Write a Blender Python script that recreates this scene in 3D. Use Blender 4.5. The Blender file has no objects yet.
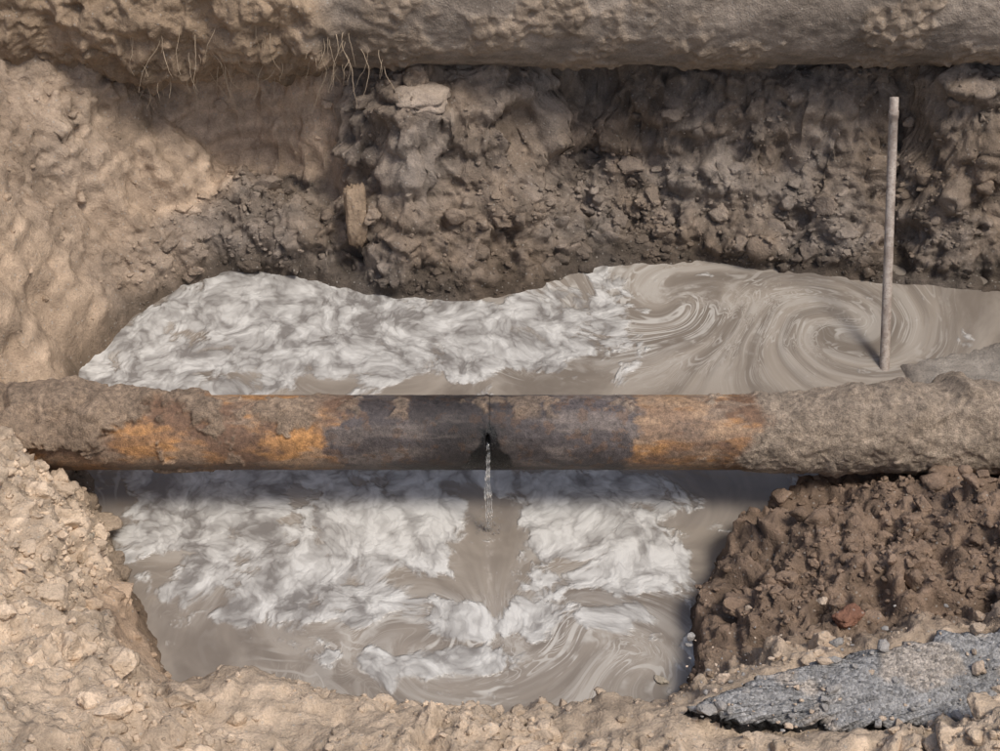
import bpy, math, numpy as np, random
from mathutils import Vector
rng=np.random.RandomState(7); random.seed(7)
scene=bpy.context.scene
# ---------------- noise ----------------
perm=rng.permutation(256); perm=np.concatenate([perm,perm,perm])
gr=rng.normal(size=(256,3)); gr/=np.linalg.norm(gr,axis=1)[:,None]; gr=gr.astype(np.float32)
hr3=rng.uniform(0,1,size=(256,3)).astype(np.float32); ht3=rng.normal(size=(256,3)).astype(np.float32); hv=rng.uniform(-1,1,256).astype(np.float32)
def perlin(P,s=1.0,off=0.0):
    P=np.asarray(P,dtype=np.float64)*s+off
    I=np.floor(P); F=(P-I).astype(np.float32); I=I.astype(np.int32)&255
    u=F*F*F*(F*(F*6-15)+10)
    r=0
    for a in (0,1):
        wa=u[...,0] if a else 1-u[...,0]
        pa=perm[I[...,0]+a]
        for b in (0,1):
            wb=wa*(u[...,1] if b else 1-u[...,1])
            pb=perm[pa+((I[...,1]+b)&255)]
            for c in (0,1):
                wc=u[...,2] if c else 1-u[...,2]
                g=gr[perm[pb+((I[...,2]+c)&255)]]
                r=r+wb*wc*(g[...,0]*(F[...,0]-a)+g[...,1]*(F[...,1]-b)+g[...,2]*(F[...,2]-c))
    return r*1.6
def fbm(P,s,o=4,off=0.0,g=.5):
    r=0;a=1;t=0
    for i in range(o):
        r=r+a*perlin(P,s*2.03**i,off+i*17.3);t+=a;a*=g
    return r/t
def billow(P,s,o=3,off=0.0,g=.5):
    r=0;a=1;t=0
    for i in range(o):
        r=r+a*np.abs(perlin(P,s*2.1**i,off+i*11.7));t+=a;a*=g
    return r/t*2-.5
def facet(P,s,off=0.0,tilt=.5):
    """angular clod noise: random height + random tilt per Voronoi cell, plus crack depth (F2-F1)"""
    Q=(np.asarray(P)*s+off).reshape(-1,3); I=np.floor(Q); F=(Q-I).astype(np.float32); I=I.astype(np.int32)
    b1=np.full(len(Q),9.,np.float32); b2=b1.copy(); val=np.zeros(len(Q),np.float32)
    for a in (-1,0,1):
        for b in (-1,0,1):
            for c in (-1,0,1):
                h=perm[perm[perm[(I[:,0]+a)&255]+((I[:,1]+b)&255)]+((I[:,2]+c)&255)]
                r=hr3[h]+np.array([a,b,c],np.float32)-F
                d2=(r*r).sum(1); v=hv[h]-tilt*(ht3[h]*r).sum(1)
                cl=d2<b1
                b2=np.where(cl,b1,np.minimum(b2,d2)); val=np.where(cl,v,val); b1=np.where(cl,d2,b1)
    crack=np.clip((np.sqrt(b2)-np.sqrt(b1))/.25,0,1)
    sh=np.asarray(P).shape[:-1]
    return (val*crack).reshape(sh),crack.reshape(sh)
def S(x): 
    x=np.clip(x,0,1); return x*x*(3-2*x)
def sg(x): return 1/(1+np.exp(-np.clip(x,-40,40)))
# ---------------- mesh helpers ----------------
def raw_mesh(name,V,F,col=None,smooth=True,mat=None,attrs=None):
    me=bpy.data.meshes.new(name)
    V=np.asarray(V,dtype=np.float32); F=np.asarray(F,dtype=np.int32)
    k=F.shape[1]
    me.vertices.add(len(V)); me.vertices.foreach_set('co',V.ravel())
    me.loops.add(F.size); me.loops.foreach_set('vertex_index',F.ravel())
    me.polygons.add(len(F)); me.polygons.foreach_set('loop_start',np.arange(0,F.size,k,dtype=np.int32))
    me.update(calc_edges=True)
    me.polygons.foreach_set('use_smooth',np.full(len(F),smooth))
    if col is not None:
        a=me.attributes.new('tint','FLOAT_COLOR','POINT')
        c=np.ones((len(V),4),dtype=np.float32); c[:,:3]=col; a.data.foreach_set('color',c.ravel())
    for n,arr in (attrs or {}).items():
        arr=np.asarray(arr,dtype=np.float32)
        if arr.ndim==1:
            a=me.attributes.new(n,'FLOAT','POINT'); a.data.foreach_set('value',arr)
        else:
            a=me.attributes.new(n,'FLOAT_VECTOR','POINT'); a.data.foreach_set('vector',arr.ravel())
    me.validate()
    ob=bpy.data.objects.new(name,me); scene.collection.objects.link(ob)
    if mat: me.materials.append(mat)
    return ob
def grid_faces(n,m,wrap=False,flip=False):
    i=np.arange(n-1)[:,None]; mm=m if wrap else m-1
    j=np.arange(mm)[None,:]; j2=(j+1)%m
    F=np.stack([i*m+j,(i+1)*m+j,(i+1)*m+j2,i*m+j2],-1).reshape(-1,4)
    return F[:,::-1] if flip else F
def grid_normals(P):
    du=np.gradient(P,axis=0); dv=np.gradient(P,axis=1)
    n=np.cross(du,dv); n/=np.linalg.norm(n,axis=-1)[...,None]+1e-12
    return n
# ---------------- materials ----------------
def newmat(name):
    m=bpy.data.materials.new(name); m.use_nodes=True; nt=m.node_tree
    return m,nt,nt.nodes['Principled BSDF']
def N(nt,t,**k):
    n=nt.nodes.new(t)
    for a,b in k.items(): setattr(n,a,b)
    return n
def math_(nt,op,a,b=None,clamp=False):
    n=N(nt,'ShaderNodeMath',operation=op,use_clamp=clamp)
    for i,v in enumerate((a,b)):
        if v is None: continue
        if isinstance(v,(int,float)): n.inputs[i].default_value=v
        else: nt.links.new(v,n.inputs[i])
    return n.outputs[0]
def noise_(nt,vec,scale,detail=4,rough=.5,dist=0,dim='3D'):
    n=N(nt,'ShaderNodeTexNoise'); n.noise_dimensions=dim
    n.inputs['Scale'].default_value=scale; n.inputs['Detail'].default_value=detail
    n.inputs['Roughness'].default_value=rough; n.inputs['Distortion'].default_value=dist
    nt.links.new(vec,n.inputs['Vector']); return n.outputs[0]
def mr(nt,v,a,b,c=0,d=1,smooth=True):
    n=N(nt,'ShaderNodeMapRange'); n.interpolation_type='SMOOTHSTEP' if smooth else 'LINEAR'
    nt.links.new(v,n.inputs[0])
    for i,x in zip((1,2,3,4),(a,b,c,d)): n.inputs[i].default_value=x
    return n.outputs[0]
def mixc(nt,f,a,b,bt='MIX'):
    n=N(nt,'ShaderNodeMix',data_type='RGBA',blend_type=bt)
    if isinstance(f,(int,float)): n.inputs[0].default_value=f
    else: nt.links.new(f,n.inputs[0])
    for idx,v in ((6,a),(7,b)):
        if isinstance(v,tuple): n.inputs[idx].default_value=(*v,1)
        else: nt.links.new(v,n.inputs[idx])
    return n.outputs[2]
def soil_mat(name,bump=.010,rough=.95,spec=.12,grain=1.0):
    m,nt,bs=newmat(name)
    tc=N(nt,'ShaderNodeTexCoord').outputs['Object']
    at=N(nt,'ShaderNodeAttribute',attribute_name='tint').outputs['Color']
    n1=noise_(nt,tc,14,5,.66); n2=noise_(nt,tc,130,3,.7)
    f1=mr(nt,n1,.25,.75,.68,1.32,False); f2=mr(nt,n2,.25,.75,.78,1.22,False)
    g=math_(nt,'MULTIPLY',f1,f2)
    c=N(nt,'ShaderNodeCombineColor'); 
    for i in range(3): nt.links.new(g,c.inputs[i])
    col=mixc(nt,1.0,at,c.outputs[0],'MULTIPLY')
    vo=N(nt,'ShaderNodeTexVoronoi'); vo.inputs['Scale'].default_value=75; nt.links.new(tc,vo.inputs['Vector'])
    sep=N(nt,'ShaderNodeSeparateColor'); nt.links.new(vo.outputs['Color'],sep.inputs[0])
    rare=mr(nt,sep.outputs[0],.90,.93); core=mr(nt,vo.outputs['Distance'],.25,.42,1,0)
    peb=math_(nt,'MULTIPLY',math_(nt,'MULTIPLY',rare,core),.5*grain)
    col=mixc(nt,peb,col,(.40,.37,.33))
    nt.links.new(col,bs.inputs['Base Color'])
    bs.inputs['Roughness'].default_value=rough; bs.inputs['Specular IOR Level'].default_value=spec
    hb=math_(nt,'ADD',n1,math_(nt,'MULTIPLY',n2,.32))
    b=N(nt,'ShaderNodeBump'); b.inputs['Strength'].default_value=1; b.inputs['Distance'].default_value=bump*2
    nt.links.new(hb,b.inputs['Height']); nt.links.new(b.outputs[0],bs.inputs['Normal'])
    return m
M_soil=soil_mat('soil')
M_conc=soil_mat('dirty_concrete',bump=.008)
# ---------------- TERRAIN ----------------
W=np.array([(-1.80,.78),(-1.65,1.13),(-1.47,1.39),(-1.26,1.51),(-1.0,1.47),(-.735,1.39),(-.454,1.28),(-.09,1.28),(.184,1.39),(.467,1.55),(.935,1.57),(1.395,1.50),(1.84,1.39),(2.35,1.33),(2.6,1.2),(2.3,.98),(1.95,.9),(1.74,.80),(1.70,.6),(1.5,.33),(1.22,.1),(1.08,-.06),(.82,-.32),(.68,-.56),(.65,-.92),(.5,-1.12),(-.3,-1.1),(-1.0,-1.02),(-1.14,-.84),(-1.36,-.42),(-1.61,.1),(-1.78,.4)])
def sdf(X,Y):
    d2=np.full(X.shape,1e9); ins=np.zeros(X.shape,bool); n=len(W)
    for i in range(n):
        ax,ay=W[i]; bx,by=W[(i+1)%n]; ex,ey=bx-ax,by-ay
        t=np.clip(((X-ax)*ex+(Y-ay)*ey)/(ex*ex+ey*ey),0,1)
        d2=np.minimum(d2,(X-ax-t*ex)**2+(Y-ay-t*ey)**2)
        c=((ay>Y)!=(by>Y))
        with np.errstate(divide='ignore',invalid='ignore'):
            xi=(bx-ax)*(Y-ay)/((by-ay) if by!=ay else 1e-9)+ax
        ins^=c&(X<xi)
    d=np.sqrt(d2); return np.where(ins,-d,d)
def axis(segs):
    out=[]
    for a,b,st in segs:
        n=max(1,int(round((b-a)/st))); out+=list(a+(b-a)*np.arange(n)/n)
    out.append(segs[-1][1]); return np.array(out)
xs=axis([(-60,-14,6),(-14,-5,.8),(-5,-2.6,.12),(-2.6,-2.3,.03),(-2.3,-1.3,.0065),(-1.3,2.3,.0080),(2.3,2.8,.03),(2.8,5,.12),(5,14,.8),(14,60,6)])
ys=axis([(-60,-10,6),(-10,-4,.6),(-4,-2.2,.1),(-2.2,-1.7,.03),(-1.7,-.9,.0070),(-.9,.3,.0090),(.3,1.15,.02),(1.15,2.05,.0042),(2.05,2.5,.03),(2.5,8,.12),(8,16,.8),(16,60,6)])
X,Y=np.meshgrid(xs,ys,indexing='ij')
P2=np.stack([X,Y,0*X],-1)
d=sdf(X,Y)
near=S(1-(np.abs(d)-1)/2)
d=d+near*(.045*fbm(P2,3.2,4,3.1)+.030*fbm(P2,12,4,9))
bk=sg((Y-1.30)/.05)
d=d+bk*S(d/.15)*(.14*np.exp(-((X+.42)/.15)**2)+.07*np.exp(-((X-1.1)/.3)**2)-.10*np.exp(-((X-.45)/.25)**2)-.13*np.exp(-((X-1.86)/.09)**2)+.09*np.exp(-((X-2.15)/.14)**2)+.09*fbm(P2,2.4,3,64))
I=np.interp
dd=np.maximum(d,0)
hb=I(dd,[0,.05,.12,.24,.34,.43,.50,.7,1.0,1.3],[0,.06,.12,.24,.40,.70,.82,.95,1.42,1.5])
rec=sg((-.74-X)/.03)*sg((X+1.8)/.1)
hrec=I(dd,[0,.05,.11,.17,.40,.48,.54,.7,1.0,1.3],[0,.12,.22,.27,.29,.58,.85,1.05,1.42,1.5])
hb=hb*(1-rec)+hrec*rec
hl=I(dd,[0,.04,.12,.22,.34,.5,.8,1.6],[0,.14,.36,.62,.88,1.05,1.25,1.4])
hl=hl*(.28+.72*S((Y-.25)/.45))
hl=np.where(dd>.6,hl+(1.3-hl)*S((dd-.6)/.8),hl)
hm=I(dd,[0,.05,.14,.25,.35,.6,1.2,2],[0,.10,.30,.50,.60,.74,1.05,1.35])
hf=I(dd,[0,.04,.12,.2,.4,.8,1.6,2.5],[0,.15,.34,.41,.48,.58,1.05,1.3])
hr=I(dd,[0,.03,.12,.3,.6,1.0,1.8,2.6],[0,.12,.22,.31,.38,.5,1.1,1.35])
hr=hr*(1-.5*np.exp(-((Y-.05)/.28)**2)*S(1-(X-2.2)/.8))
mud=sg((X-1.68)/.05)*sg((Y-.3)/.07)*sg((1.02-Y)/.05)
hmud=I(dd,[0,.1,.3,1.0,2],[0,.025,.055,.35,1.1])
hr=hr*(1-mud)+hmud*mud
wb=sg((Y-1.08)/.04)
wl=sg((-1.45-X)/.06)*sg((Y+.08)/.05)*1.3
wm=sg((-.95-X)/.06)*sg((-.12-Y)/.05)
wf=sg((-1.02-Y)/.03)*sg((X+1.1)/.08)*1.2
wr=sg((X-.55)/.05)*sg((1.05-Y)/.04)*sg((Y+1.12)/.05)
ws=wb+wl+wm+wf+wr+1e-6
h=(hb*wb+hl*wl+hm*wm+hf*wf+hr*wr)/ws
h=np.where(ws<1e-3,0,h)
fb,fl,fm,ff,fr=[w/ws for w in (wb,wl,wm,wf,wr)]
inside=d<0
h=np.where(inside,-np.minimum(.18,-d*.8),h)
far=S((dd-1.2)/1.2)
h=h*(1-far)+far*(1.4+.05*perlin(P2,.7,2))
h=h+np.where(dd>0,near*(1-.8*mud)*S(dd/.1)*.08*fbm(P2,1.8,3,31),0)
def slabz(x,y): return .525+.03*(x-1)+.07*(y+1.3)
sm_=sg((X-.60)/.03)*sg((Y+1.46)/.012)*sg((-1.08-Y-.10*np.clip(1.6-X,0,1))/.02)*sg((2.6-X)/.05)
h=h*(1-sm_)+np.minimum(h,slabz(X,Y)-.07)*sm_
P=np.stack([X,Y,h],-1)
n=grid_normals(P)
for _ in range(4):
    n[1:-1,1:-1]=(n[1:-1,1:-1]*2+n[:-2,1:-1]+n[2:,1:-1]+n[1:-1,:-2]+n[1:-1,2:])
    n/=np.linalg.norm(n,axis=-1)[...,None]
up=n[...,2]
edge=S((dd+.0)/.06)*near
fsm=ff*S((fbm(P,1.9,2,340)+.02)/.2)*.75      # packed-earth patches on the near lip
smoothface=np.clip(fl*S((h-.03)/.12)*.88 + fb*rec*S((h-.285)/.03)*.95 + fm*S((.42-h)/.08)*.88*S((X+1.42)/.1)+fsm+mud*fr*.97,0,1)
comp=fb*(1-smoothface)*S((fbm(P,2.2,3,140)+.02)/.15)*S((h-.22)/.2)
wp_=P+.03*np.stack([perlin(P,7,1),perlin(P,7,31),perlin(P,7,61)],-1)
f0,c0=facet(wp_,4.6,14.2,.5)
f1,c1=facet(wp_,9.5,4.2,.55)
f2,c2=facet(wp_,21,9.7,.6)
f3,c3=facet(wp_,48,2.7,.6)
rough=(fb*1.15+fl*.8+fm*1.0+ff*.9+fr*1.25)*(1-.85*smoothface)*(1-.65*comp)*(1-.7*sm_)*(1-.9*mud*fr)
low=fbm(P,3.2,3,1.3); mid=fbm(P,9,3,14.3); sml=billow(P,26,2,8.1)
cr=S((fbm(P,5,2,210)+.25)/.4)
D=edge*(rough*(.09*low+.045*mid+.040*f0*(fb+.4*fr)+.036*f1*cr+.019*f2*(.3+.7*cr)+.008*f3+.010*sml)
   +smoothface*(.05*low+.012*mid+.007*f2*S(perlin(P,3,9)*3))*(1-.75*mud)
   +comp*(.06*low+.02*mid+.036*f0+.010*f2))
gou=perlin(np.stack([X*2+Y*2,X*0+3,h*1.2-X*.6],-1),4.5,3)
D=D+edge*smoothface*(fl+fb+fm)*.035*gou
D=D+edge*smoothface*(fl+fb)*.012*perlin(np.stack([X*.6,Y*.6,h*9-X*1.2],-1),2.2,55)
D=D+edge*fb*(1-smoothface)*.04*perlin(np.stack([X*1.2,Y*0,h*7],-1),1.3,12)
P=P+n*D[...,None]
h2=P[...,2]
# ---- colour
def C(*c): return np.array(c)
zone=(fb[...,None]*C(.265,.205,.155)+fl[...,None]*C(.43,.325,.235)+fm[...,None]*C(.57,.45,.335)+ff[...,None]*C(.55,.435,.325)+fr[...,None]*C(.235,.168,.122))  # light tan lip and left mound, albedo brightened to look sunlit
zone=zone+(1-(fb+fl+fm+ff+fr))[...,None]*C(.2,.15,.1)
fa=far[...,None]; zone=zone*(1-fa)+fa*C(.36,.27,.19)
cn=fbm(P,2.6,4,21)[...,None]; cn2=fbm(P,9,4,44)[...,None]
rk=(rec*fb*S((h-.26)/.05))[...,None]; zone=zone*(1-rk*.85)+C(.54,.41,.30)*rk*.85
cm=comp[...,None]; zone=zone*(1-.5*cm)+C(.33,.26,.20)*.5*cm
st=perlin(np.stack([P[...,0]*.5+.3*h2,P[...,1]*.5,h2*11-P[...,0]*1.2],-1),2.2,5)[...,None]
zone=zone*(1+.36*st*(smoothface*(1-ff))[...,None]*(1-mud[...,None]))
zone=zone*(1-.15*fsm[...,None])
gray=np.clip(.5+cn*1.6,0,1)*(fb*(1-rec*S((h-.26)/.05)))[...,None]
lum=zone.mean(-1)[...,None]
zone=zone*(1-gray*.45)+gray*.45*lum*C(1.03,.99,.95)*.92
smd=(fm*smoothface)[...,None]; zone=zone*(1-.35*smd*C(.8,1,1.15))
md=(mud*fr)[...,None]; 
zone=zone*(1+.36*cn+.34*cn2)
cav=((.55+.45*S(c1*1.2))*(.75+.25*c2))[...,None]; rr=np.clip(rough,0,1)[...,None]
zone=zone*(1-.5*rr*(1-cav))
zone=zone*(1+.12*((f2+.6*f1)*np.clip(rough,0,1))[...,None])
zone=zone*(1-md)+C(.35,.315,.275)*md*(1+.25*cn2)
wet=S(1-(h2-.02-.05*perlin(P,4,99))/.12)[...,None]*near[...,None]*(1-.75*md)
zone=zone*(1-.55*wet)
zone=np.clip(zone,.01,.75)
nx,ny=X.shape
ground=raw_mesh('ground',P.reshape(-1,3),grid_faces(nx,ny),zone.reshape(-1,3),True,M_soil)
# ---------------- clods ----------------
import bmesh
def ico(sub):
    bm=bmesh.new(); bmesh.ops.create_icosphere(bm,subdivisions=sub,radius=1)
    v=np.array([p.co[:] for p in bm.verts]); f=np.array([[q.index for q in p.verts] for p in bm.faces]); bm.free(); return v,f
icos={2:ico(2),3:ico(3),4:ico(4)}
def lump(sub,cuts=5,lo=.38,hi=.75):
    v,f=icos[sub]; off=rng.uniform(0,200)
    q=v*(1+.42*perlin(v,1.1,off)[:,None]+.25*perlin(v,2.6,off+9)[:,None])
    for _ in range(cuts):
        a=rng.normal(size=3); a/=np.linalg.norm(a); k=rng.uniform(lo,hi)
        s=q@a; q=q-np.maximum(s-k,0)[:,None]*a*.92
    if sub>2: q=q*(1+.07*perlin(v,6,off+3)[:,None]+(.04*perlin(v,14,off+5)[:,None] if sub>3 else 0))
    return q,f
def clods(name,items,mat):
    Vs=[];Fs=[];Cs=[];o=0
    lib={s:[lump(s) for _ in range(70)] for s in (2,3)}
    lib[4]=[lump(4) for _ in range(25)]
    for (pos,r,col,sub) in items:
        q,f=lib[sub][rng.randint(len(lib[sub]))]
        sc=np.array([rng.uniform(.8,1.35),rng.uniform(.7,1.2),rng.uniform(.55,.95)])
        A_=rng.normal(size=(3,3)); Qr,_=np.linalg.qr(A_)
        q=((q@Qr)*sc)*r+pos
        Vs.append(q);Fs.append(f+o);o+=len(q)
        Cs.append(np.tile(col*rng.uniform(.9,1.25),(len(q),1)))
    return raw_mesh(name,np.concatenate(Vs),np.concatenate(Fs),np.clip(np.concatenate(Cs),0,.8),True,mat)
Pf=P.reshape(-1,3); Cf=(zone/(1-.5*rr*(1-cav))*.95).reshape(-1,3)
ax=np.gradient(xs)[:,None]*np.gradient(ys)[None,:]
vis=((X>-2.5)&(X<2.5)&(Y>-1.8)&(Y<2.0)&(h2>.0)&(dd>.01))
clus=S((fbm(P,2.2,3,77)+.15)/.35)
dens=(fb*(1.5*S((.45-h2)/.2)+.5)+fl*.25+fm*(2.2)+ff*2.1+fr*2.2*(1-mud))*(1-.90*smoothface)*(1-.6*comp)*(.2+clus)*(1-.75*sm_)
wgt=(ax*vis*dens/np.maximum(up,.35)).ravel(); wgt/=wgt.sum()
items=[]
idx=rng.choice(len(wgt),13500,p=wgt)
for k in idx[:11000]:
    r=min(.015,.0036*rng.pareto(2.2)+.0032)
    items.append((Pf[k]+[0,0,r*.2],r,Cf[k],2))
for k in idx[11000:13300]:
    r=min(.040,.010*(rng.pareto(2.2)+1))
    items.append((Pf[k]+[0,0,r*.1],r,Cf[k],3))
for k in idx[13300:]:
    r=rng.uniform(.03,.06)
    items.append((Pf[k]+[0,0,-r*.1],r,Cf[k],4))
for _ in range(520):
    x=rng.uniform(.55,2.4); y=-1.31+rng.normal(0,.12)-.04*max(0,1.4-x); r=.0035*(rng.pareto(1.9)+.7); r=min(r,.024)
    gcol=C(.50,.40,.31) if rng.rand()<.5 else C(.30,.285,.27)
    items.append((np.array([x,y,slabz(x,y)+r*.3]),r,gcol,3 if r>.012 else 2))
clods('soil_clods',items,M_soil)
def single(name,pos,scale,col,rz=0,seed=0,tilt=0,mat=None,cuts=8,lo=.45,hi=.7,box=0):
    q,f=lump(4,cuts,lo,hi)
    if box:
        v,f=icos[4]; m_=np.abs(v).max(1)[:,None]; q=v*(1-box)+v/m_*box*.8
        q=q*(1+.35*fbm(v,1.5,4,seed+3)[:,None])
        g_,k_=facet(v,2.3,seed,.5); q=q*(1+.12*g_[:,None])+.04*perlin(v,9,seed)[:,None]*v
    q=q*np.array(scale)
    c,s=math.cos(tilt),math.sin(tilt); q=np.stack([q[:,0],q[:,1]*c-q[:,2]*s,q[:,1]*s+q[:,2]*c],-1)
    c,s=math.cos(rz),math.sin(rz); q=np.stack([q[:,0]*c-q[:,1]*s,q[:,0]*s+q[:,1]*c,q[:,2]],-1)+np.array(pos)
    cc_=np.tile(col,(len(q),1))*(1+.35*fbm(q,9,4,seed+30)[:,None])
    return raw_mesh(name,q,f,np.clip(cc_,0,.8),True,mat or M_soil)
single('pale_stone',(-.35,1.70,.79),(.13,.10,.06),C(.38,.31,.25),.1,seed=5,box=.3)
single('compacted_clod',(-.65,1.50,.31),(.055,.07,.16),C(.36,.27,.19),.2,tilt=-.25,seed=11,box=.45)
single('brick_fragment',(1.13,-.93,.39),(.055,.035,.025),C(.24,.125,.085),.6,seed=19,box=.6)
# ---------------- WATER ----------------
wx=np.arange(-2.3,3.2,.0125); wy=np.arange(-1.5,2.0,.0125)
WX,WY=np.meshgrid(wx,wy,indexing='ij')
Q=np.stack([WX,WY,0*WX],-1)
def warp(scale,noise=1.0):
    fx=WX+noise*(.10*perlin(Q,1.7,3)+.045*perlin(Q,5,8)); fy=WY+noise*(.10*perlin(Q,1.7,13)+.045*perlin(Q,5,18))
    for cx,cy,s,R in [(1.50,1.05,5.2,.36),(.75,1.25,-3.2,.28),(-.25,-.72,3.2,.2),(.25,-.66,-2.5,.2),(.5,-.9,2,.2),(-.9,1.15,2,.3),(-.35,.95,-2.4,.25),(-.75,-.35,2.2,.25),(.1,1.15,2.5,.22),(-1.1,-.1,-2,.22),(.62,-.1,2.4,.2)]:
        rx,ry=fx-cx,fy-cy; r=np.sqrt((WX-cx)**2+(WY-cy)**2); a=scale*s*np.exp(-(r/R)**1.6)
        c,s_=np.cos(a),np.sin(a); fx,fy=cx+rx*c-ry*s_,cy+rx*s_+ry*c
    return np.stack([fx,fy,0*fx],-1)
flow=warp(1.0); flow2=warp(.16,.8)
def blob(cx,cy,rx,ry,p=2): return np.exp(-((np.abs((WX-cx)/rx))**p+(np.abs((WY-cy)/ry))**p))
foam=np.zeros_like(WX)
for b in [(-.85,1.2,.70,.32,5),(-.1,1.0,.56,.26,5),(-1.35,.85,.53,.24,4),(-.8,.85,.5,.14,4),(.45,1.25,.24,.30,3),(-.46,-.13,.31,.26,6),(.38,-.22,.34,.29,6),(-1.02,-.05,.40,.30,5),(-.75,-.47,.42,.17,4),(-.1,-.60,.30,.10,3),(-1.1,.25,.5,.25,4),(.4,.05,.42,.12,4),(-.5,.2,.6,.12,4),(.42,-.58,.17,.06,3),(-.2,-.8,.32,.06,3)]:
    foam=np.maximum(foam,blob(*b))
foam*=1-.95*blob(-.02,-.27,.12,.24,3)
foam*=1-.8*blob(.95,0,.3,.5,3)
foam*=1-.9*blob(1.45,1.1,.9,.5,4)
foam*=1-.55*blob(-.80,-.12,.05,.22,2)
foam=np.maximum(foam,.9*blob(.69,-.68,.03,.15,2))
calm=blob(1.6,1.1,1.0,.6,6)+blob(1.05,0,.3,.5,4)
white=np.clip(blob(-.44,-.14,.34,.26,4)+blob(.38,-.24,.34,.30,4)+.8*blob(-.1,-.6,.3,.1,3)+.5*blob(.45,1.25,.25,.25,3),0,1)
foam=foam-.35*np.clip(calm,0,1)*(foam<.5)
thin=np.clip(blob(1.2,1.15,1.0,.5,3)+blob(0,-.85,.75,.32,3)+.9*blob(.45,1.35,.4,.3,3)+.8*foam,0,1)
thin*=1-.85*blob(1.0,-.1,.3,.5,3)
M_w,nt,bs=newmat('muddy_water_mat')
tc=N(nt,'ShaderNodeTexCoord').outputs['Object']
fl_=N(nt,'ShaderNodeAttribute',attribute_name='flow').outputs['Vector']
f2_=N(nt,'ShaderNodeAttribute',attribute_name='flow2').outputs['Vector']
fo=N(nt,'ShaderNodeAttribute',attribute_name='foam').outputs['Fac']
th=N(nt,'ShaderNodeAttribute',attribute_name='thin').outputs['Fac']
wh=N(nt,'ShaderNodeAttribute',attribute_name='white').outputs['Fac']
D2='2D'
def vadd(a,tex_scale,amt,detail=3,src=None):
    w=N(nt,'ShaderNodeVectorMath',operation='ADD'); z=N(nt,'ShaderNodeTexNoise'); z.noise_dimensions='2D'; z.inputs['Scale'].default_value=tex_scale; z.inputs['Detail'].default_value=detail
    nt.links.new(src or a,z.inputs['Vector'])
    s=N(nt,'ShaderNodeVectorMath',operation='SCALE'); s.inputs['Scale'].default_value=amt; nt.links.new(z.outputs['Color'],s.inputs[0])
    nt.links.new(a,w.inputs[0]); nt.links.new(s.outputs[0],w.inputs[1]); return w.outputs[0]
wv=vadd(f2_,7,.12,4)
na=noise_(nt,f2_,4.6,5,.5,.1,D2)
def vor(scale,feature='F1'):
    vo=N(nt,'ShaderNodeTexVoronoi',feature=feature,voronoi_dimensions='2D'); vo.inputs['Scale'].default_value=scale; nt.links.new(wv,vo.inputs['Vector']); return vo.outputs['Distance']
v1=vor(8); v2=vor(19); v3=vor(46)
c1_=mr(nt,v1,.05,.85,1,.0); c2_=mr(nt,v2,.05,.85,1,0); c3_=mr(nt,v3,.1,.85,1,0)
lace=math_(nt,'ADD',math_(nt,'ADD',math_(nt,'MULTIPLY',c1_,.48),math_(nt,'MULTIPLY',c2_,.33)),math_(nt,'MULTIPLY',c3_,.19))
v=math_(nt,'ADD',na,math_(nt,'MULTIPLY',math_(nt,'SUBTRACT',fo,.5),.38))
v=math_(nt,'ADD',v,math_(nt,'MULTIPLY',math_(nt,'SUBTRACT',lace,.5),.20))
thick=mr(nt,v,.42,.545)
nb=noise_(nt,wv,17,5,.58,0,D2)
nlow=noise_(nt,f2_,5,3,.5,0,D2)
mm=math_(nt,'ADD',math_(nt,'MULTIPLY',lace,.75),math_(nt,'MULTIPLY',nb,.55))
mm=math_(nt,'ADD',mm,math_(nt,'MULTIPLY',math_(nt,'SUBTRACT',nlow,.5),.7))
mm=math_(nt,'ADD',mm,math_(nt,'MULTIPLY',wh,.17))
mot=mr(nt,mm,.42,1.05,0,1,False)
nc=noise_(nt,fl_,2.6,3.5,.5,.6,D2)
sn=math_(nt,'SINE',math_(nt,'MULTIPLY',nc,58))
lines=mr(nt,sn,.2,.98)
nd=noise_(nt,tc,4,4,.6,0,D2); lines=math_(nt,'MULTIPLY',lines,mr(nt,nd,.40,.60))
nc2=noise_(nt,fl_,3.7,3,.55,.6,D2)
sn2=math_(nt,'SINE',math_(nt,'MULTIPLY',nc2,110)); lines2=math_(nt,'MULTIPLY',mr(nt,sn2,.3,1),mr(nt,nc,.45,.62,0,.8))
milk=mr(nt,noise_(nt,fl_,5,6,.6,.5,D2),.46,.66,0,.6)
ln=math_(nt,'MULTIPLY',math_(nt,'MAXIMUM',math_(nt,'MAXIMUM',lines,lines2),milk),th)
brown=mixc(nt,mr(nt,noise_(nt,fl_,2.4,4,.6,0,D2),.3,.68),(.19,.162,.135),(.315,.275,.23))
col=mixc(nt,math_(nt,'MULTIPLY',ln,.78),brown,(.56,.535,.49))
fcol=mixc(nt,mot,(.20,.187,.175),(.64,.63,.60))
col=mixc(nt,math_(nt,'MULTIPLY',thick,.92),col,fcol)
nt.links.new(col,bs.inputs['Base Color'])
rg=mr(nt,thick,0,1,.07,.45,False); nt.links.new(rg,bs.inputs['Roughness'])
bs.inputs['IOR'].default_value=1.33; bs.inputs['Specular IOR Level'].default_value=.6
b=N(nt,'ShaderNodeBump'); b.inputs['Distance'].default_value=.006; b.inputs['Strength'].default_value=.8
hh=math_(nt,'ADD',math_(nt,'MULTIPLY',noise_(nt,tc,9,3,.5,0,D2),.6),math_(nt,'MULTIPLY',thick,math_(nt,'MULTIPLY',mm,1.5)))
nt.links.new(hh,b.inputs['Height']); nt.links.new(b.outputs[0],bs.inputs['Normal'])
rj=np.sqrt((WX+.04)**2+(WY+.17)**2)
wz=.0022*np.sin(rj*75+3*perlin(Q,9,4))*np.exp(-rj*9)
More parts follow.
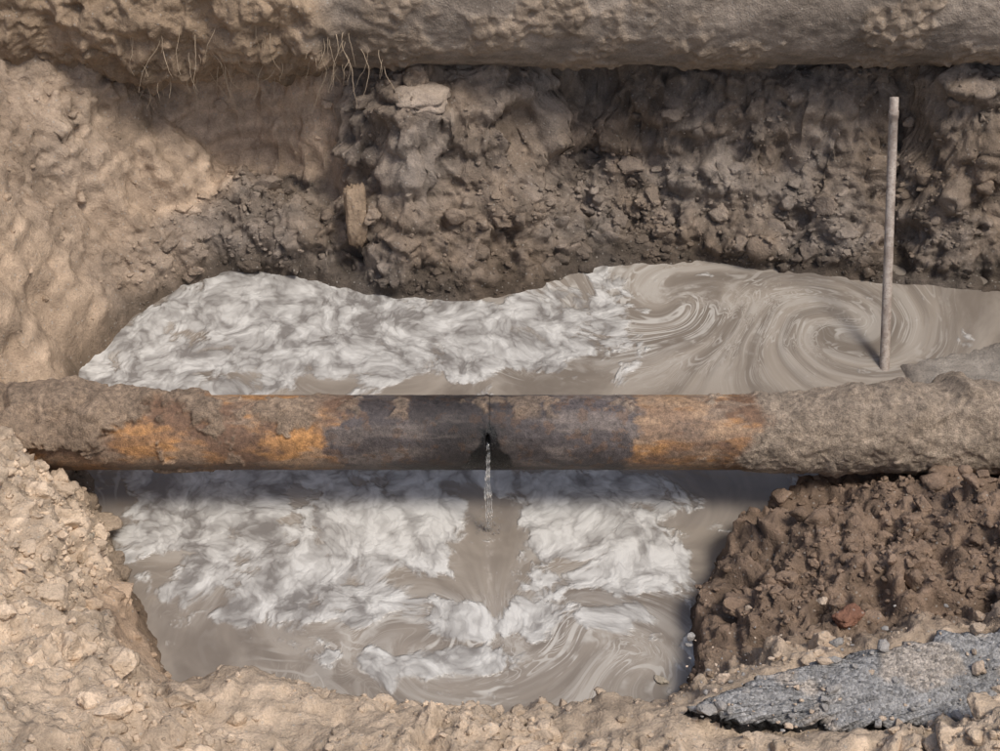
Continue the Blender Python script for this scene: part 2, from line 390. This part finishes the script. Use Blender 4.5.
water=raw_mesh('muddy_water',np.stack([WX,WY,wz],-1).reshape(-1,3),grid_faces(*WX.shape),None,True,M_w,
   {'flow':flow.reshape(-1,3),'flow2':flow2.reshape(-1,3),'foam':foam.ravel(),'thin':thin.ravel(),'white':white.ravel()})
single('wood_chip',(.55,-.881,.004),(.035,.018,.008),C(.42,.36,.28),-.5)
# ---------------- PIPES ----------------
def tube(name,x0,x1,nx,nt_,cy,cz,R,disp,colf,mat,attrs=None):
    x=np.linspace(x0,x1,nx); t=np.linspace(0,2*np.pi,nt_,endpoint=False)
    XX,T=np.meshgrid(x,t,indexing='ij')
    nrm=np.stack([0*XX,-np.cos(T),np.sin(T)],-1)
    base=np.stack([XX,cy(XX),cz(XX)],-1)+nrm*R
    dsp=disp(XX,T,base); PP=base+nrm*dsp[...,None]
    col=colf(XX,T,base,dsp)
    at=attrs(XX,T,base) if attrs else None
    return raw_mesh(name,PP.reshape(-1,3),grid_faces(nx,nt_,True),col.reshape(-1,3),True,mat,at)
SX=-.05
def hole(X_,T):
    T2=np.where(T>np.pi,T-2*np.pi,T)
    return S((.013-np.sqrt(((X_-SX-.005)*1.5)**2+((T2-.50)*.14*.4)**2))/.006)
def soilmask(X_,T,B):
    nz=fbm(B,5,5,12,.6); s=np.sin(T); 
    left=S((-.62-X_)/.12+nz*1.5)*S((s-.70+nz*1.1+np.clip((-X_-1.45)/.4,0,1)*1.1)/.14)
    right=S((X_-.84)/.14+nz*2.4)*S((s+1.6+np.clip((X_-1.1)/.5,0,1)*1)/.3)
    patch=S((nz-.13)/.08)*S((X_-.5)/.1)*S((s+.2)/.3)
    patchL=S((nz-.17)/.08)*S((-.7-X_)/.1)
    topm=S((nz-.10)/.1)*S((s-.86)/.1)*.6
    return np.clip(np.maximum(np.maximum(np.maximum(left,right),topm),np.maximum(patch*.8,patchL*.7)),0,1)
def mdisp(X_,T,B):
    m=soilmask(X_,T,B)
    endL=np.clip((-X_-1.0)/.6,0,1); endR=np.clip((X_-.95)/.7,0,1)
    fa_,ca_=facet(B,20,3.3,.6); fb_,cb_=facet(B,8,7.3,.6)
    th_=.008+.016*endL+.012*endR
    lum=m*(th_*(1.0+1.1*fbm(B,6,3,5))+.006*fa_+.012*fb_*(endL+.7*endR)+.004*billow(B,28,2,2))
    lum+=m*endR*S(np.sin(T))*.042*S((perlin(B,3.2,55)+.1)/.4)*(1+.6*fb_)
    lum+=m*endL*S(np.sin(T)+.2)*.03*(1+.6*fb_)
    bead=.0035*np.exp(-((X_-SX)/.006)**2)+.002*np.exp(-((X_-SX)/.006)**2)*perlin(B,60,3)
    return lum+bead+.0018*fbm(B,18,3,7)*(1-m)-.02*hole(X_,T)
def mcol(X_,T,B,dsp):
    m=soilmask(X_,T,B)[...,None]
    n1=fbm(B*np.array([.5,1,1]),7,5,61,.6)[...,None]; n2=fbm(B,20,4,71,.6)[...,None]; n3=fbm(B*np.array([.25,1,1]),14,4,81)[...,None]
    n4=fbm(B*np.array([.3,1,1]),5,5,91,.65)[...,None]
    L=S((-.55-X_)/.1)[...,None]
    rust=C(.37,.20,.09)*(1+.5*n2)+C(.12,.05,.0)*np.clip(n1*2,0,1)
    dark=C(.13,.08,.056)
    k=S((-n1+.04+.02*L)/.20)*.85; rust=rust*(1-k)+dark*k
    k=S((n4+.03)/.13)*.65; rust=rust*(1-k)+C(.30,.23,.17)*k
    k=S((n3-.0)/.12)*.45; rust=rust*(1-k)+C(.17,.105,.072)*k
    steel=C(.088,.074,.072)*(1+.7*n1)
    k=S((n3+.03)/.25)*.5; steel=steel*(1-k)+C(.25,.205,.175)*k
    k=S((n2-.10)/.1)*.45; steel=steel*(1-k)+C(.16,.09,.05)*k
    k=S((-n4-.08)/.12)*.5; steel=steel*(1-k)+C(.05,.04,.037)*k
    nn=n1[...,0]+.6*n2[...,0]
    mid=(S((X_+.62)/.06+nn*3.0)*S((.50-X_)/.04+nn*3.2))[...,None]
    dj=np.exp(-((X_-SX+.09)/.2)**2)[...,None]
    steel=steel*(1-.5*dj)
    c=rust*(1-mid)+steel*mid
    c=c*(1-.4*S((-np.sin(T)-.1)/.4)[...,None])  # shade on the pipe's underside painted into its colour
    soil=C(.33,.245,.175)*(1+.45*n1+.45*n2); soilR=C(.40,.32,.245)*(1+.5*n1+.45*n2)
    r=S((X_-.3)/.3)[...,None]; soil=soil*(1-r)+soilR*r
    c=c*(1-m)+soil*m
    w=stain(X_,T,B)[...,None]; c=c*(1-w*.92)
    seam=np.exp(-((X_-SX-.012)/.003)**2)[...,None]; c=c*(1-.7*seam)
    hh_=hole(X_,T)[...,None]; c=c*(1-hh_)+.004*hh_
    return np.clip(c,.004,.7)
def stain(X_,T,B):
    T2=np.where(T>np.pi,T-2*np.pi,T)
    wd=.030+.065*np.clip((.8-T2)/1.0,0,1)+.05*fbm(B,16,3,3)
    return S((wd-np.abs(X_-SX-.005))/.016)*S((.95-T2+.2*fbm(B,25,2,5))/.1)*S((T2+1.2)/.5)
def mattr(X_,T,B):
    return {'wet':stain(X_,T,B).ravel(),'soilm':soilmask(X_,T,B).ravel()}
M_p,nt,bs=newmat('rusty_steel')
tc=N(nt,'ShaderNodeTexCoord').outputs['Object']
at=N(nt,'ShaderNodeAttribute',attribute_name='tint').outputs['Color']
n1=noise_(nt,tc,45,6,.7); n2=noise_(nt,tc,180,4,.7)
g=math_(nt,'MULTIPLY',mr(nt,n1,.3,.7,.5,1.5,False),mr(nt,n2,.3,.7,.8,1.2,False))
cc=N(nt,'ShaderNodeCombineColor'); [nt.links.new(g,cc.inputs[i]) for i in range(3)]
col=mixc(nt,1.0,at,cc.outputs[0],'MULTIPLY')
nt.links.new(col,bs.inputs['Base Color'])
sm=N(nt,'ShaderNodeAttribute',attribute_name='soilm').outputs['Fac']; we=N(nt,'ShaderNodeAttribute',attribute_name='wet').outputs['Fac']
r0=math_(nt,'ADD',math_(nt,'MULTIPLY',sm,.35),mr(nt,n1,.3,.7,.42,.72,False)); r1=math_(nt,'SUBTRACT',r0,math_(nt,'MULTIPLY',we,.3),True)
nt.links.new(r1,bs.inputs['Roughness']); bs.inputs['Specular IOR Level'].default_value=.4
b=N(nt,'ShaderNodeBump'); b.inputs['Strength'].default_value=1
nt.links.new(math_(nt,'ADD',math_(nt,'MULTIPLY',sm,.009),.004),b.inputs['Distance'])
nt.links.new(math_(nt,'ADD',n1,math_(nt,'MULTIPLY',n2,.5)),b.inputs['Height']); nt.links.new(b.outputs[0],bs.inputs['Normal'])
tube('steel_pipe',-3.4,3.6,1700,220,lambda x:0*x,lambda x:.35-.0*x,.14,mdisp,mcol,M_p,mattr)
def cmask(X_,T,B): return np.clip(S((-.58-X_)/.25+fbm(B,4,3,3)*1.3),0,1)
def cdisp(X_,T,B):
    m=cmask(X_,T,B); fa_,_=facet(B,9,3.3,.5); fb_,_=facet(B,22,5.3,.5)
    crust=S((fbm(B,3,4,18)+.02)/.15)
    return m*(.045+.14*fbm(B,3.5,3,3)+.030*fa_+.012*fb_+.010*billow(B,28,2,6))+(1-m)*(.022*fbm(B,3,4,8)+crust*(.012+.012*fb_)+.005*fbm(B,25,2,5))
def ccol(X_,T,B,dsp):
    m=cmask(X_,T,B)[...,None]; a=fbm(B,3,5,31)[...,None]; b_=fbm(B*np.array([.4,1,1]),9,4,41)[...,None]
    crust=S((fbm(B,3,4,18)+.02)/.15)[...,None]
    c=(C(.27,.225,.185)*(1-crust)+C(.30,.238,.182)*crust)*(1+.55*a+.55*b_); s=C(.31,.23,.16)*(1+.5*a+.45*b_)
    return np.clip(c*(1-m)+s*m,.01,.7)
tube('concrete_pipe',-3.6,4.0,1100,360,lambda x:2.03+0*x,lambda x:1.212+.004*x,.38,cdisp,ccol,M_conc)
def path_tube(path,rad,nseg=12,cap=True):
    path=np.asarray(path,float); n_=len(path); rad=np.broadcast_to(rad,(n_,))
    t=np.gradient(path,axis=0); t/=np.linalg.norm(t,axis=1)[:,None]
    ref=np.array([1,.13,.07]) if abs(t[0][0])<.8 else np.array([0,0.1,1.])
    u=np.cross(t,ref); u/=np.linalg.norm(u,axis=1)[:,None]; w=np.cross(t,u)
    a=np.linspace(0,2*np.pi,nseg,endpoint=False)
    V=path[:,None,:]+rad[:,None,None]*(u[:,None,:]*np.cos(a)[None,:,None]+w[:,None,:]*np.sin(a)[None,:,None])
    return V.reshape(-1,3),grid_faces(n_,nseg,True)
def join(parts):
    Vs=[];Fs=[];o=0
    for v,f in parts: Vs.append(v);Fs.append(f+o);o+=len(v)
    return np.concatenate(Vs),np.concatenate(Fs)
# metal rod leaning against the back wall
M_r,nt,bs=newmat('weathered_rod'); tc=N(nt,'ShaderNodeTexCoord').outputs['Object']
n1=noise_(nt,tc,22,6,.6); n2=noise_(nt,tc,120,4,.6)
col=mixc(nt,mr(nt,n1,.35,.65),(.27,.22,.185),(.46,.40,.345)); col=mixc(nt,mr(nt,n2,.5,.68,0,.6),col,(.16,.11,.085))
nt.links.new(col,bs.inputs['Base Color']); bs.inputs['Roughness'].default_value=.55
b=N(nt,'ShaderNodeBump'); b.inputs['Distance'].default_value=.003; nt.links.new(n2,b.inputs['Height']); nt.links.new(b.outputs[0],bs.inputs['Normal'])
A=np.array([1.648,.742,-.08]); B_=np.array([1.678,1.50,.915])
ts=np.array([0,.03,.06,.2,.4,.6,.8,.93,.931,.955,.956,.985,1.0,1.0,.97])
rs=np.array([.022,.023,.0235,.023,.0225,.022,.022,.022,.025,.025,.0225,.0225,.022,.016,.016])*.9
pts=A+(B_-A)*ts[:,None]
dirv=(B_-A)/np.linalg.norm(B_-A)
u=np.cross(dirv,[1,0,0]);u/=np.linalg.norm(u);w=np.cross(dirv,u)
a=np.linspace(0,2*np.pi,28,endpoint=False)
V=pts[:,None,:]+rs[:,None,None]*(u*np.cos(a)[:,None]+w*np.sin(a)[:,None])[None]
rod=raw_mesh('metal_rod',V.reshape(-1,3),grid_faces(len(ts),28,True),None,True,M_r)
# roots
M_ro,nt,bs=newmat('dry_root'); bs.inputs['Base Color'].default_value=(.48,.38,.27,1); bs.inputs['Roughness'].default_value=.9
parts=[]
for i in range(80):
    x0=rng.choice([-1.5,-1.46,-1.25,-1.0,-.74,-.66,-.6])+rng.normal(0,.08); z0=rng.uniform(.86,1.2)
    cyl=.38**2-(z0-1.212)**2; y0=2.03-math.sqrt(max(cyl,.01))-.035
    L=rng.uniform(.06,.26)*rng.uniform(.5,1.1); k=14; p=[np.array([x0,y0,z0])]; dr=np.array([rng.normal(0,.35),-.35,-1.0])
    for j in range(k):
        dr=dr+np.array([rng.normal(0,.16),rng.normal(0,.1),-.08]); dr/=np.linalg.norm(dr); p.append(p[-1]+dr*L/k)
    parts.append(path_tube(p,np.linspace(rng.uniform(.0010,.0026),.0006,k+1),5))
v,f=join(parts); raw_mesh('hanging_roots',v,f,None,True,M_ro)
# ---------------- water jet ----------------
M_j,nt,bs=newmat('clear_water'); bs.inputs['Base Color'].default_value=(.93,.95,.96,1); bs.inputs['Roughness'].default_value=.05
bs.inputs['Transmission Weight'].default_value=.95; bs.inputs['IOR'].default_value=1.33
parts=[]
for s in range(4):
    k=70; t=np.linspace(0,1,k); ph=rng.uniform(0,6)
    z=.415*(1-t**1.6)-.005; y=-.122-.056*t**.7; x=SX+.006+(s-1.5)*.0030*(.6+2.0*t)+.004*np.sin(t*11+ph)*t
    rad=(.0016+.0012*np.sin(t*33+ph)+.0009*np.sin(t*71+ph*2))*(1+.4*t)
    parts.append(path_tube(np.stack([x,y+.002*np.sin(t*17+ph),z],-1),np.maximum(rad,.0006),8))
iv,iff=icos[2]
jv,jf=join(parts)
jq=raw_mesh('water_jet',jv,jf,None,True,M_j)
dp=[]
for i in range(130):
    r=rng.uniform(.0010,.0032); a_=rng.uniform(0,6.28); q=abs(rng.normal(0,.03)); zz=abs(rng.normal(0,.04)) if i<80 else rng.uniform(0,.35)
    if i>=80: q*=.3
    dp.append((iv*r*np.array([1,1,1.4])+np.array([SX+.005+q*math.cos(a_),-.172+q*math.sin(a_)+.1*zz,zz]),iff))
v,f=join(dp); dob=raw_mesh('splash_droplets',v,f,None,True,M_j); dob.parent=jq
# ---------------- slabs ----------------
def slab(name,outline,zf,thick,mat,col_top,col_side,jag=.02,na_=420,nr=70,bump=.006,seed=0):
    o=np.array(outline,float); o2=np.vstack([o,o[:1]]); L=np.r_[0,np.cumsum(np.linalg.norm(np.diff(o2,axis=0),axis=1))]
    s=np.linspace(0,L[-1],na_,endpoint=False); ox=np.interp(s,L,o2[:,0]); oy=np.interp(s,L,o2[:,1])
    c=np.array([ox.mean(),oy.mean()])
    O0=np.stack([ox,oy,0*ox],-1); OP=O0.copy(); OP[:,0]+=jag*fbm(O0,9,5,seed+1,.65); OP[:,1]+=jag*fbm(O0,9,5,seed+20,.65)
    rows=[];cols=[]
    for k in range(nr):
        g_=k/(nr-1); w_=g_**3
        tgt=O0[:,:2]*(1-w_)+OP[:,:2]*w_; xy=c+(tgt-c)*g_
        z=zf(xy[:,0],xy[:,1]); q=np.c_[xy,z]; q[:,2]+=bump*fbm(q,6,4,seed+3)+.003*fbm(q,60,2,seed+5); 
        if k>nr-7: q[:,2]-=(k-(nr-7))**2*.0006*(1+fbm(q,20,2,5))
        rows.append(q)
        t_=fbm(q,5,5,seed+8)[:,None]; dirt=S((fbm(q,6,5,seed+88)-.04)/.15)[:,None]*.7
        cols.append((np.tile(col_top,(na_,1))*(1+.35*t_))*(1-dirt)+C(.42,.36,.30)*dirt)
    ns=14
    for k in range(1,ns+1):
        q=rows[nr-1].copy(); q[:,2]-=thick*k/ns; nn=fbm(q,28,3,seed+40)*.03+.006*math.sin(k)
        dv=OP[:,:2]-c; dv/=np.linalg.norm(dv,axis=1)[:,None]; q[:,:2]+=dv*nn[:,None]
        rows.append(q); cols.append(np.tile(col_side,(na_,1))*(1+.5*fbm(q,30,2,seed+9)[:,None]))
    R_=np.array(rows); CC=np.clip(np.array(cols),.005,.8)
    return raw_mesh(name,R_.reshape(-1,3),grid_faces(len(rows),na_,True,True),CC.reshape(-1,3),True,mat)
M_as,nt,bs=newmat('asphalt_mat')
tc=N(nt,'ShaderNodeTexCoord').outputs['Object']; at=N(nt,'ShaderNodeAttribute',attribute_name='tint').outputs['Color']
vo=N(nt,'ShaderNodeTexVoronoi'); vo.inputs['Scale'].default_value=95; nt.links.new(tc,vo.inputs['Vector'])
sp=N(nt,'ShaderNodeSeparateColor'); nt.links.new(vo.outputs['Color'],sp.inputs[0])
n2=noise_(nt,tc,160,4,.7); g=math_(nt,'MULTIPLY',mr(nt,sp.outputs[0],0,1,.6,1.5,False),mr(nt,n2,.3,.7,.6,1.35,False))
cc=N(nt,'ShaderNodeCombineColor'); [nt.links.new(g,cc.inputs[i]) for i in range(3)]
nt.links.new(mixc(nt,1.0,at,cc.outputs[0],'MULTIPLY'),bs.inputs['Base Color']); bs.inputs['Roughness'].default_value=.9
b=N(nt,'ShaderNodeBump'); b.inputs['Distance'].default_value=.006; nt.links.new(math_(nt,'SUBTRACT',n2,vo.outputs['Distance']),b.inputs['Height']); nt.links.new(b.outputs[0],bs.inputs['Normal'])
slab('asphalt_slab',[(.54,-1.38),(.8,-1.27),(1.07,-1.20),(1.3,-1.15),(1.6,-1.10),(2.1,-1.07),(2.6,-1.12),(2.6,-1.47),(2.0,-1.49),(1.5,-1.46),(1.25,-1.43),(1.03,-1.45),(.9,-1.41),(.7,-1.40)],
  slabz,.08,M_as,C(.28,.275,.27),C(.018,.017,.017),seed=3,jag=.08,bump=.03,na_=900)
# ---------------- lights ----------------
EL=62; AZ=130
wd=bpy.data.worlds.new('World'); scene.world=wd; wd.use_nodes=True; nt=wd.node_tree
sk=nt.nodes.new('ShaderNodeTexSky'); sk.sky_type='NISHITA'; sk.sun_disc=False; sk.sun_elevation=math.radians(EL); sk.sun_rotation=math.radians(AZ)
sk.dust_density=4; sk.ozone_density=.9; sk.air_density=1.0
bg=nt.nodes['Background']; bg.inputs[1].default_value=.12; nt.links.new(sk.outputs[0],bg.inputs[0])
ld=bpy.data.lights.new('sun','SUN'); ld.energy=2.35; ld.angle=math.radians(16); ld.color=(1,.945,.87)
lo=bpy.data.objects.new('sun',ld); scene.collection.objects.link(lo)
e,a_=math.radians(EL),math.radians(AZ)
sd=Vector((math.sin(a_)*math.cos(e),math.cos(a_)*math.cos(e),math.sin(e)))
lo.rotation_euler=sd.to_track_quat('Z','Y').to_euler(); lo.location=(6,-4,9)
cd=bpy.data.cameras.new('camera'); cam=bpy.data.objects.new('camera',cd); scene.collection.objects.link(cam)
cam.location=(0,-4.154,4.113); cam.rotation_euler=(math.radians(50),0,0); cd.lens=54; cd.sensor_width=36; cd.clip_end=300
scene.camera=cam
scene.view_settings.view_transform='Standard'; scene.view_settings.look='None'; scene.view_settings.exposure=0
